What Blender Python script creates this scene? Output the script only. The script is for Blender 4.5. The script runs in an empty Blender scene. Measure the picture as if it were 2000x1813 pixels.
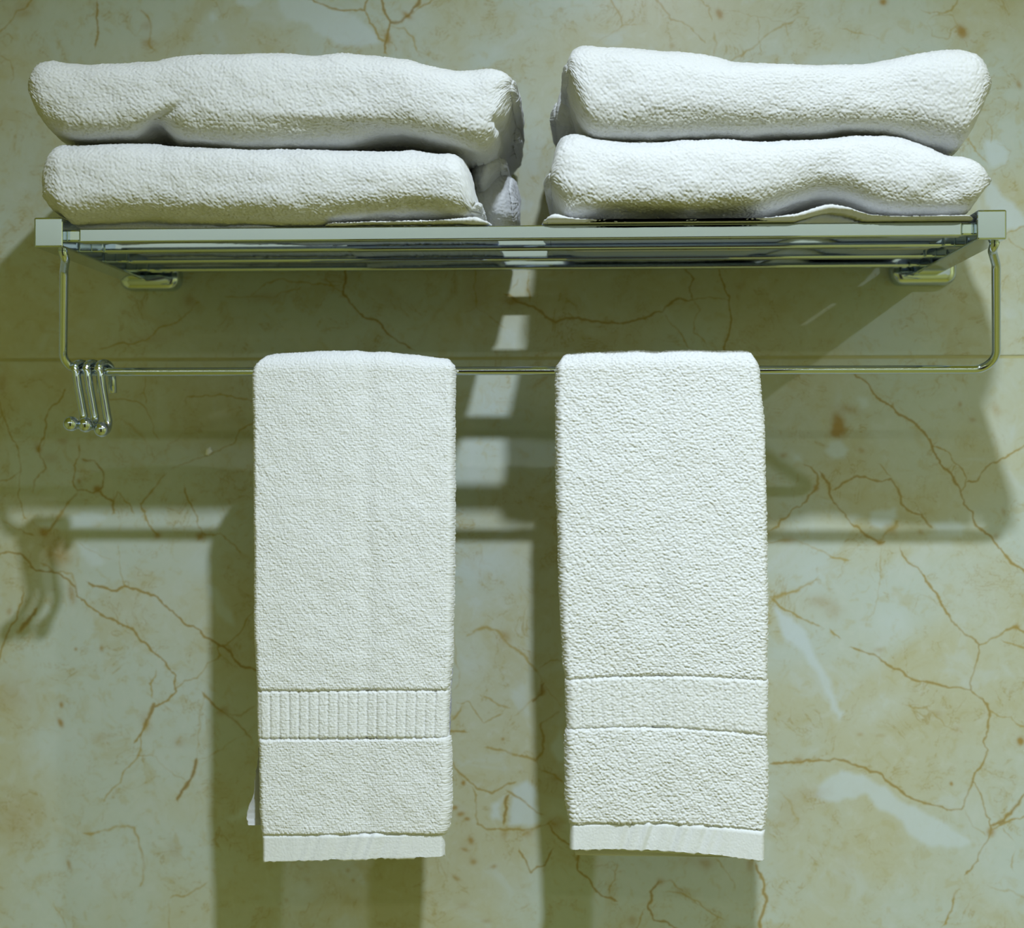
import bpy, math, random
import numpy as np
from mathutils import Matrix, Vector
from mathutils.geometry import delaunay_2d_cdt

SC = bpy.context.scene
COL = SC.collection
random.seed(7)
RNG = np.random.default_rng(11)

# ------------------------------------------------------------------ camera
F_PX = 2850.0
CAM = np.array([0.0, -1.127, 1.55])
VPX, VPY = 1145.0, 893.0                       # where the wall normal vanishes
ay = np.array([VPX - 1000.0, 906.5 - VPY, -F_PX]); ay /= np.linalg.norm(ay)
e_ = -0.0004
ax = np.array([1.0, e_, (ay[0] + ay[1] * e_) / -ay[2]]); ax /= np.linalg.norm(ax)
az = np.cross(ax, ay)
ROT = np.array([ax, ay, az])                   # rows: world axes in camera space
cam_data = bpy.data.cameras.new('camera')
cam_data.sensor_fit = 'HORIZONTAL'
cam_data.sensor_width = 36.0
cam_data.lens = F_PX / 2000.0 * 36.0
cam_data.clip_start = 0.02
cam_data.dof.use_dof = True
cam_data.dof.focus_distance = 0.96
cam_data.dof.aperture_fstop = 5.6
cam = bpy.data.objects.new('camera', cam_data)
m4 = Matrix.Identity(4)
for i in range(3):
    for j in range(3):
        m4[i][j] = float(ROT[i][j])
    m4[i][3] = float(CAM[i])
cam.matrix_world = m4
COL.objects.link(cam)
SC.camera = cam

# ------------------------------------------------------------------ world, view
world = bpy.data.worlds.new('world')
SC.world = world
world.use_nodes = True
world.node_tree.nodes['Background'].inputs[0].default_value = (0.9, 1.0, 0.85, 1)
world.node_tree.nodes['Background'].inputs[1].default_value = 0.0
SC.view_settings.view_transform = 'Standard'
SC.view_settings.look = 'None'
SC.view_settings.gamma = 1.0
SC.view_settings.use_curve_mapping = False
SC.view_settings.exposure = 0.0
try:
    SC.cycles.max_bounces = 8
    SC.cycles.diffuse_bounces = 3
    SC.cycles.glossy_bounces = 4
except Exception:
    pass

CEIL_Z = 2.25
#            x       y      power  colour               radius of the lens
LAMPS = [(0.085, -0.765, 9.4, (0.90, 1.03, 1.22), 0.018, 'recessed round downlight in the ceiling straight above the towel shelf'),
         (1.02, -1.02, 8.8, (0.90, 1.03, 1.22), 0.020, 'recessed round downlight in the ceiling beside the right hand wall')]
LAMP_SPREAD = math.radians(150)
FILL_LAMP = (-1.25, 1.4, -1.90, 5.0, (0.95, 1.05, 0.92))     # x0, x1, y, power, colour of the added fill lamp

# ------------------------------------------------------------------ helpers
def P(px, py, D):
    """world point seen at pixel (px, py) that lies D metres in front of the wall"""
    c = np.array([(px - 1000.0) / F_PX, -(py - 906.5) / F_PX, -1.0])
    d = ROT @ c
    t = (-D - CAM[1]) / d[1]
    return CAM + d * t

def PX(px, py, D): return P(px, py, D)[0]
def PZ(px, py, D): return P(px, py, D)[2]

def Parr(px, py, D):
    px = np.asarray(px, float); py = np.asarray(py, float)
    D = np.broadcast_to(np.asarray(D, float), px.shape)
    c = np.stack([(px - 1000.0) / F_PX, -(py - 906.5) / F_PX, -np.ones_like(px)], -1)
    d = c @ ROT.T
    t = (-D - CAM[1]) / d[..., 1]
    return CAM + d * t[..., None]

def to_px(p):
    q = (np.asarray(p) - CAM) @ ROT
    return 1000.0 + F_PX * q[..., 0] / -q[..., 2], 906.5 - F_PX * q[..., 1] / -q[..., 2]

def obj(name, me, parent=None, mat=None, loc=None):
    o = bpy.data.objects.new(name, me)
    COL.objects.link(o)
    if parent is not None:
        o.parent = parent
    if mat is not None and me is not None:
        me.materials.append(mat)
    if loc is not None:
        o.location = loc
    return o

def thing(name, label, cat, loc, group=None):
    o = bpy.data.objects.new(name, None)
    o.empty_display_size = 0.02
    o.location = tuple(float(v) for v in loc)
    COL.objects.link(o)
    tag(o, label, cat, group)
    return o

def tag(o, label, cat, group=None):
    o['label'] = label; o['category'] = cat
    if group: o['group'] = group

def raw_mesh(name, V, Q, smooth=True):
    """V (n,3) array, Q (k,4) or (k,3) array"""
    V = np.ascontiguousarray(V, dtype=np.float32); Q = np.ascontiguousarray(Q, dtype=np.int32)
    k, w = Q.shape
    me = bpy.data.meshes.new(name)
    me.vertices.add(len(V)); me.vertices.foreach_set('co', V.ravel())
    me.loops.add(k * w); me.loops.foreach_set('vertex_index', Q.ravel())
    me.polygons.add(k)
    me.polygons.foreach_set('loop_start', np.arange(0, k * w, w, dtype=np.int32))
    me.polygons.foreach_set('use_smooth', np.full(k, bool(smooth)))
    me.update(calc_edges=True)
    return me

def poly_mesh(name, verts, faces, smooth=False):
    me = bpy.data.meshes.new(name)
    me.from_pydata([tuple(map(float, v)) for v in verts], [], faces)
    me.update()
    if smooth:
        for p in me.polygons: p.use_smooth = True
    return me

def grid_quads(n, m, wrap_m=False):
    i = np.arange(n - 1)[:, None]; j = np.arange(m if wrap_m else m - 1)[None, :]
    j2 = (j + 1) % m
    return np.stack([i * m + j, i * m + j2, (i + 1) * m + j2, (i + 1) * m + j], -1).reshape(-1, 4)

import bmesh
def bevel_box(name, lo, hi, bev=0.0008, seg=2, origin=(0, 0, 0)):
    bm = bmesh.new()
    bmesh.ops.create_cube(bm, size=1.0)
    lo = np.array(lo, float); hi = np.array(hi, float); o = np.array(origin, float)
    for v in bm.verts:
        v.co = Vector((lo + hi) / 2 + np.array(v.co) * (hi - lo) - o)
    if bev > 0:
        bmesh.ops.bevel(bm, geom=bm.edges[:], offset=bev, segments=seg, affect='EDGES', profile=0.5)
    me = bpy.data.meshes.new(name)
    bm.to_mesh(me); bm.free()
    return me

def tube_mesh(name, path, r, nseg=20, cap=True, flat_ends=False):
    path = np.asarray(path, float)
    n = len(path)
    r = np.broadcast_to(np.asarray(r, float), (n,))
    T = np.gradient(path, axis=0); T /= np.linalg.norm(T, axis=1)[:, None]
    up = np.array([0.123, 0.456, 0.88]); up /= np.linalg.norm(up)
    N = np.cross(T[0], up); N /= np.linalg.norm(N)
    a = np.linspace(0, 2 * np.pi, nseg, endpoint=False)
    rows = []
    for i in range(n):
        N = N - T[i] * N.dot(T[i]); N /= np.linalg.norm(N)
        B = np.cross(T[i], N)
        rows.append(path[i] + r[i] * (np.cos(a)[:, None] * N + np.sin(a)[:, None] * B))
    V = np.concatenate(rows)
    Q = grid_quads(n, nseg, True)
    faces = [tuple(int(k) for k in q) for q in Q]
    if cap:
        faces.append(tuple(range(nseg))[::-1]); faces.append(tuple((n - 1) * nseg + k for k in range(nseg)))
    me = poly_mesh(name, V, faces, True)
    return me

def round_path(pts, radii, k=10):
    """polyline with filleted corners"""
    pts = [np.asarray(p, float) for p in pts]
    out = [pts[0]]
    for i in range(1, len(pts) - 1):
        a, b, c = pts[i - 1], pts[i], pts[i + 1]
        u = (a - b) / np.linalg.norm(a - b); v = (c - b) / np.linalg.norm(c - b)
        ang = math.acos(max(-1, min(1, float(u.dot(v)))))
        r = radii[i - 1]
        t = r / math.tan(ang / 2)
        p0, p1 = b + u * t, b + v * t
        bis = (u + v); bis /= np.linalg.norm(bis)
        cen = b + bis * (r / math.sin(ang / 2))
        e0, e1 = p0 - cen, p1 - cen
        tot = math.acos(max(-1, min(1, float(e0.dot(e1) / r / r))))
        for s in range(k + 1):
            w = s / k
            out.append(cen + (math.sin((1 - w) * tot) * e0 + math.sin(w * tot) * e1) / math.sin(tot))
    out.append(pts[-1])
    # resample long straight runs a little
    res = [out[0]]
    for p in out[1:]:
        L = np.linalg.norm(p - res[-1])
        if L < 1e-6: continue
        m = max(1, int(L / 0.03))
        q0 = res[-1]
        for s in range(1, m + 1):
            res.append(q0 + (p - q0) * s / m)
    return np.array(res)

# value noise on numpy arrays
_LAT = RNG.random((256, 256))
def vnoise(u, v, seed=0):
    u = np.asarray(u, float) + seed * 17.31; v = np.asarray(v, float) + seed * 9.77
    iu = np.floor(u).astype(int); iv = np.floor(v).astype(int)
    fu = u - iu; fv = v - iv
    fu = fu * fu * (3 - 2 * fu); fv = fv * fv * (3 - 2 * fv)
    g = lambda a, b: _LAT[a % 256, b % 256]
    return (g(iu, iv) * (1 - fu) + g(iu + 1, iv) * fu) * (1 - fv) + (g(iu, iv + 1) * (1 - fu) + g(iu + 1, iv + 1) * fu) * fv - 0.5

_H = RNG.random((512, 512, 3))
def terry(u, v, pu, pv, seed=0, jit=0.25, rad=0.60, var=0.5):
    """height 0..1 of a field of pile loops, pitch pu x pv (metres)"""
    cu = u / pu; cv = v / pv
    iv = np.floor(cv).astype(int)
    best = np.zeros(np.broadcast(cu, cv).shape)
    for dv in (-1, 0, 1):
        row = iv + dv
        sh = 0.5 * (row & 1)
        iu = np.floor(cu - sh).astype(int)
        for du in (-1, 0, 1):
            col = iu + du
            h = _H[(row * 7 + seed * 131) % 512, (col + seed * 57) % 512]
            dx = cu - (col + sh + 0.5 + (h[..., 0] - 0.5) * 2 * jit)
            dy = cv - (row + 0.5 + (h[..., 1] - 0.5) * 2 * jit)
            d2 = (dx * dx + dy * dy) / (rad * rad)
            best = np.maximum(best, (1 - var * h[..., 2]) * np.sqrt(np.clip(1 - d2, 0, 1)))
    return best

def grid_normals(G):
    du = np.gradient(G, axis=0); dv = np.gradient(G, axis=1)
    n = np.cross(du, dv)
    return n / (np.linalg.norm(n, axis=-1, keepdims=True) + 1e-12)

# ------------------------------------------------------------------ materials
def new_mat(name):
    m = bpy.data.materials.new(name); m.use_nodes = True
    nt = m.node_tree
    return m, nt, nt.nodes['Principled BSDF']

def nd(nt, typ, **kw):
    n = nt.nodes.new(typ)
    for k, v in kw.items(): setattr(n, k, v)
    return n

def math_n(nt, op, a, b=None, clamp=False):
    n = nt.nodes.new('ShaderNodeMath'); n.operation = op; n.use_clamp = clamp
    for s, x in ((0, a), (1, b)):
        if x is None: continue
        if isinstance(x, (int, float)): n.inputs[s].default_value = x
        else: nt.links.new(x, n.inputs[s])
    return n.outputs[0]

def mix_c(nt, fac, a, b, blend='MIX'):
    n = nt.nodes.new('ShaderNodeMix'); n.data_type = 'RGBA'; n.blend_type = blend
    for s, x in ((0, fac), (6, a), (7, b)):
        if isinstance(x, (int, float)): n.inputs[s].default_value = x
        elif isinstance(x, tuple): n.inputs[s].default_value = (*x, 1)
        else: nt.links.new(x, n.inputs[s])
    return n.outputs[2]

def noise_n(nt, vec, scale, detail=4, rough=0.55, dist=0.0):
    n = nt.nodes.new('ShaderNodeTexNoise')
    n.inputs['Scale'].default_value = scale; n.inputs['Detail'].default_value = detail
    n.inputs['Roughness'].default_value = rough; n.inputs['Distortion'].default_value = dist
    nt.links.new(vec, n.inputs['Vector'])
    return n.outputs['Fac']

def ramp_n(nt, fac, lo, hi):
    n = nt.nodes.new('ShaderNodeMapRange'); n.interpolation_type = 'SMOOTHSTEP'
    n.inputs['From Min'].default_value = lo; n.inputs['From Max'].default_value = hi
    nt.links.new(fac, n.inputs['Value'])
    return n.outputs['Result']

def marble(name, veins=0.0, tint=(1.0, 1.0, 1.0)):
    m, nt, b = new_mat(name)
    geo = nd(nt, 'ShaderNodeNewGeometry')
    pos = geo.outputs['Position']
    big = noise_n(nt, pos, 7.0, 2, 0.5, 0.4)
    mid = noise_n(nt, pos, 24.0, 5, 0.62, 0.9)
    fine = noise_n(nt, pos, 95.0, 4, 0.65, 0.6)
    base = mix_c(nt, ramp_n(nt, big, 0.36, 0.64), (0.505, 0.510, 0.365), (0.510, 0.570, 0.515))
    base = mix_c(nt, math_n(nt, 'MULTIPLY', ramp_n(nt, mid, 0.50, 0.66), 0.42), base, (0.450, 0.415, 0.220))
    base = mix_c(nt, math_n(nt, 'MULTIPLY', ramp_n(nt, mid, 0.46, 0.32), 0.60), base, (0.540, 0.590, 0.550))
    base = mix_c(nt, math_n(nt, 'MULTIPLY', ramp_n(nt, fine, 0.53, 0.68), 0.36), base, (0.440, 0.395, 0.180))
    base = mix_c(nt, math_n(nt, 'MULTIPLY', ramp_n(nt, fine, 0.46, 0.34), 0.30), base, (0.570, 0.600, 0.540))
    # hair-thin ochre filaments where the stone is stained
    fil = noise_n(nt, pos, 30.0, 6, 0.60, 1.4)
    fil = math_n(nt, 'ABSOLUTE', math_n(nt, 'SUBTRACT', fil, 0.5))
    fil = math_n(nt, 'MULTIPLY', ramp_n(nt, fil, 0.014, 0.002), ramp_n(nt, mid, 0.45, 0.60))
    base = mix_c(nt, math_n(nt, 'MULTIPLY', fil, 0.55), base, (0.360, 0.270, 0.075))
    # traced features of the slab
    at = lambda nme: nd(nt, 'ShaderNodeAttribute', attribute_name=nme).outputs['Fac']
    pale, stain, vein = at('pale'), at('stain'), at('vein')
    wob = math_n(nt, 'ADD', math_n(nt, 'MULTIPLY', fine, 1.2), 0.40)
    base = mix_c(nt, math_n(nt, 'MULTIPLY', pale, math_n(nt, 'ADD', math_n(nt, 'MULTIPLY', mid, 0.6), 0.45), True), base, (0.585, 0.665, 0.690))
    st = math_n(nt, 'MULTIPLY', stain, wob, True)
    base = mix_c(nt, math_n(nt, 'MULTIPLY', ramp_n(nt, st, 0.0, 0.9), 0.9), base, (0.350, 0.225, 0.050))
    brk = math_n(nt, 'ADD', math_n(nt, 'MULTIPLY', ramp_n(nt, mid, 0.36, 0.62), 0.65), 0.62)
    vv = ramp_n(nt, math_n(nt, 'MULTIPLY', math_n(nt, 'MULTIPLY', vein, wob), brk), 0.06, 0.62)
    vc = mix_c(nt, ramp_n(nt, vein, 0.35, 0.95), (0.400, 0.315, 0.105), (0.245, 0.155, 0.035))
    base = mix_c(nt, math_n(nt, 'MULTIPLY', vv, 0.86), base, vc)
    if veins > 0:
        tc = nd(nt, 'ShaderNodeVectorMath', operation='ADD')
        ns = nd(nt, 'ShaderNodeTexNoise'); ns.inputs['Scale'].default_value = 9; ns.inputs['Detail'].default_value = 5
        nt.links.new(pos, ns.inputs['Vector'])
        sc = nd(nt, 'ShaderNodeVectorMath', operation='SCALE'); sc.inputs[3].default_value = 0.12
        nt.links.new(ns.outputs['Color'], sc.inputs[0])
        nt.links.new(pos, tc.inputs[0]); nt.links.new(sc.outputs[0], tc.inputs[1])
        vo = nd(nt, 'ShaderNodeTexVoronoi', feature='DISTANCE_TO_EDGE'); vo.inputs['Scale'].default_value = 7
        nt.links.new(tc.outputs[0], vo.inputs['Vector'])
        line = ramp_n(nt, vo.outputs['Distance'], 0.022, 0.004)
        line = math_n(nt, 'MULTIPLY', line, ramp_n(nt, big, 0.38, 0.60))
        base = mix_c(nt, math_n(nt, 'MULTIPLY', line, veins), base, (0.330, 0.210, 0.040))
    if tint != (1.0, 1.0, 1.0):
        base = mix_c(nt, 1.0, base, tint, 'MULTIPLY')
    nt.links.new(base, b.inputs['Base Color'])
    b.inputs['Roughness'].default_value = 0.30
    b.inputs['Specular IOR Level'].default_value = 0.25
    return m

def plain(name, col, rough=0.6, metal=0.0, spec=0.4, var=0.0, scale=30):
    m, nt, b = new_mat(name)
    if var > 0:
        geo = nd(nt, 'ShaderNodeNewGeometry')
        f = noise_n(nt, geo.outputs['Position'], scale, 4)
        c = mix_c(nt, f, tuple(v * (1 - var) for v in col), tuple(min(1, v * (1 + var)) for v in col))
        nt.links.new(c, b.inputs['Base Color'])
    else:
        b.inputs['Base Color'].default_value = (*col, 1)
    b.inputs['Roughness'].default_value = rough
    b.inputs['Metallic'].default_value = metal
    b.inputs['Specular IOR Level'].default_value = spec
    return m

def chrome(name, col=(0.58, 0.66, 0.82), rough=0.05):
    m, nt, b = new_mat(name)
    geo = nd(nt, 'ShaderNodeNewGeometry')
    f = noise_n(nt, geo.outputs['Position'], 160, 4)
    r = nd(nt, 'ShaderNodeMapRange')
    r.inputs['To Min'].default_value = rough * 0.6; r.inputs['To Max'].default_value = rough * 1.5
    nt.links.new(f, r.inputs['Value']); nt.links.new(r.outputs['Result'], b.inputs['Roughness'])
    b.inputs['Base Color'].default_value = (*col, 1)
    b.inputs['Metallic'].default_value = 1.0
    return m

def terry_mat(name, col, scale=1700.0, bump=0.35):
    m, nt, b = new_mat(name)
    geo = nd(nt, 'ShaderNodeNewGeometry')
    f = noise_n(nt, geo.outputs['Position'], scale, 3, 0.6)
    g = noise_n(nt, geo.outputs['Position'], 22, 3, 0.5)
    c = mix_c(nt, f, tuple(v * 0.90 for v in col), col)
    c = mix_c(nt, math_n(nt, 'MULTIPLY', ramp_n(nt, g, 0.52, 0.75), 0.10), c, (0.70, 0.68, 0.58))
    nt.links.new(c, b.inputs['Base Color'])
    bp = nd(nt, 'ShaderNodeBump'); bp.inputs['Strength'].default_value = bump; bp.inputs['Distance'].default_value = 0.0005
    nt.links.new(f, bp.inputs['Height']); nt.links.new(bp.outputs['Normal'], b.inputs['Normal'])
    b.inputs['Roughness'].default_value = 1.0
    b.inputs['Specular IOR Level'].default_value = 0.05
    b.inputs['Sheen Weight'].default_value = 0.25
    b.inputs['Sheen Roughness'].default_value = 0.6
    return m

M_WALL = marble('cream_marble_traced')
M_TILE = marble('cream_marble', 0.8)
M_GOLD = plain('golden_marble', (0.66, 0.64, 0.23), 0.35, spec=0.25, var=0.14, scale=7)
M_REFL_DARK = plain('reflection_dark', (0.055, 0.040, 0.022), 0.45, var=0.2, scale=20)  # finish of the added slab that darkens chrome reflections
M_PAINT = plain('white_wall_paint', (0.78, 0.80, 0.78), 0.8, var=0.03)
M_GROUT = plain('grout', (0.47, 0.45, 0.23), 0.9, var=0.15, scale=80)
M_CEIL = plain('ceiling_paint', (0.80, 0.76, 0.18), 0.9, var=0.03)
M_FLOOR = plain('floor_stone', (0.46, 0.41, 0.06), 0.5, var=0.2, scale=9)
M_CHROME = chrome('chrome')
M_CHROME2 = chrome('chrome_plug', (0.62, 0.72, 0.80), 0.10)
M_TERRY = terry_mat('terry_white', (0.675, 0.68, 0.665))
M_TERRY_H = terry_mat('terry_white_hand', (0.80, 0.81, 0.80))
M_HEM = terry_mat('woven_hem', (0.80, 0.82, 0.825), 2600, 0.2)

# ------------------------------------------------------------------ the room
X0, X1, Y1 = -1.35, 1.50, -2.10
def structure(o):
    o['kind'] = 'structure'; return o
T = 0.05
def room_box(name, lo, hi, mat):
    return structure(obj(name, bevel_box(name, lo, hi, 0), None, mat))
wall_back = room_box('wall_back', (X0, 0.0006, 0), (X1, 0.0006 + T, CEIL_Z), M_GROUT)
room_box('wall_left', (X0 - T, Y1, 0), (X0, 0, CEIL_Z), M_GOLD)
room_box('wall_right', (X1, Y1, 0), (X1 + T, 0, CEIL_Z), M_GOLD)
room_box('wall_front', (X0, Y1 - T, 0), (X1, Y1, CEIL_Z), M_PAINT)
room_box('trim_1', (X0, Y1, 0), (X1, Y1 + 0.012, 1.62), M_GOLD)
room_box('added_dark_slab_1', (-0.48, Y1 + 0.012, 0), (0.42, Y1 + 0.03, 1.88), M_REFL_DARK)  # unseen dark slab, added to give the chrome contrast
room_box('floor', (X0, Y1, -T), (X1, 0, 0), M_FLOOR)
room_box('ceiling', (X0, Y1, CEIL_Z), (X1, 0, CEIL_Z + T), M_CEIL)

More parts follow.
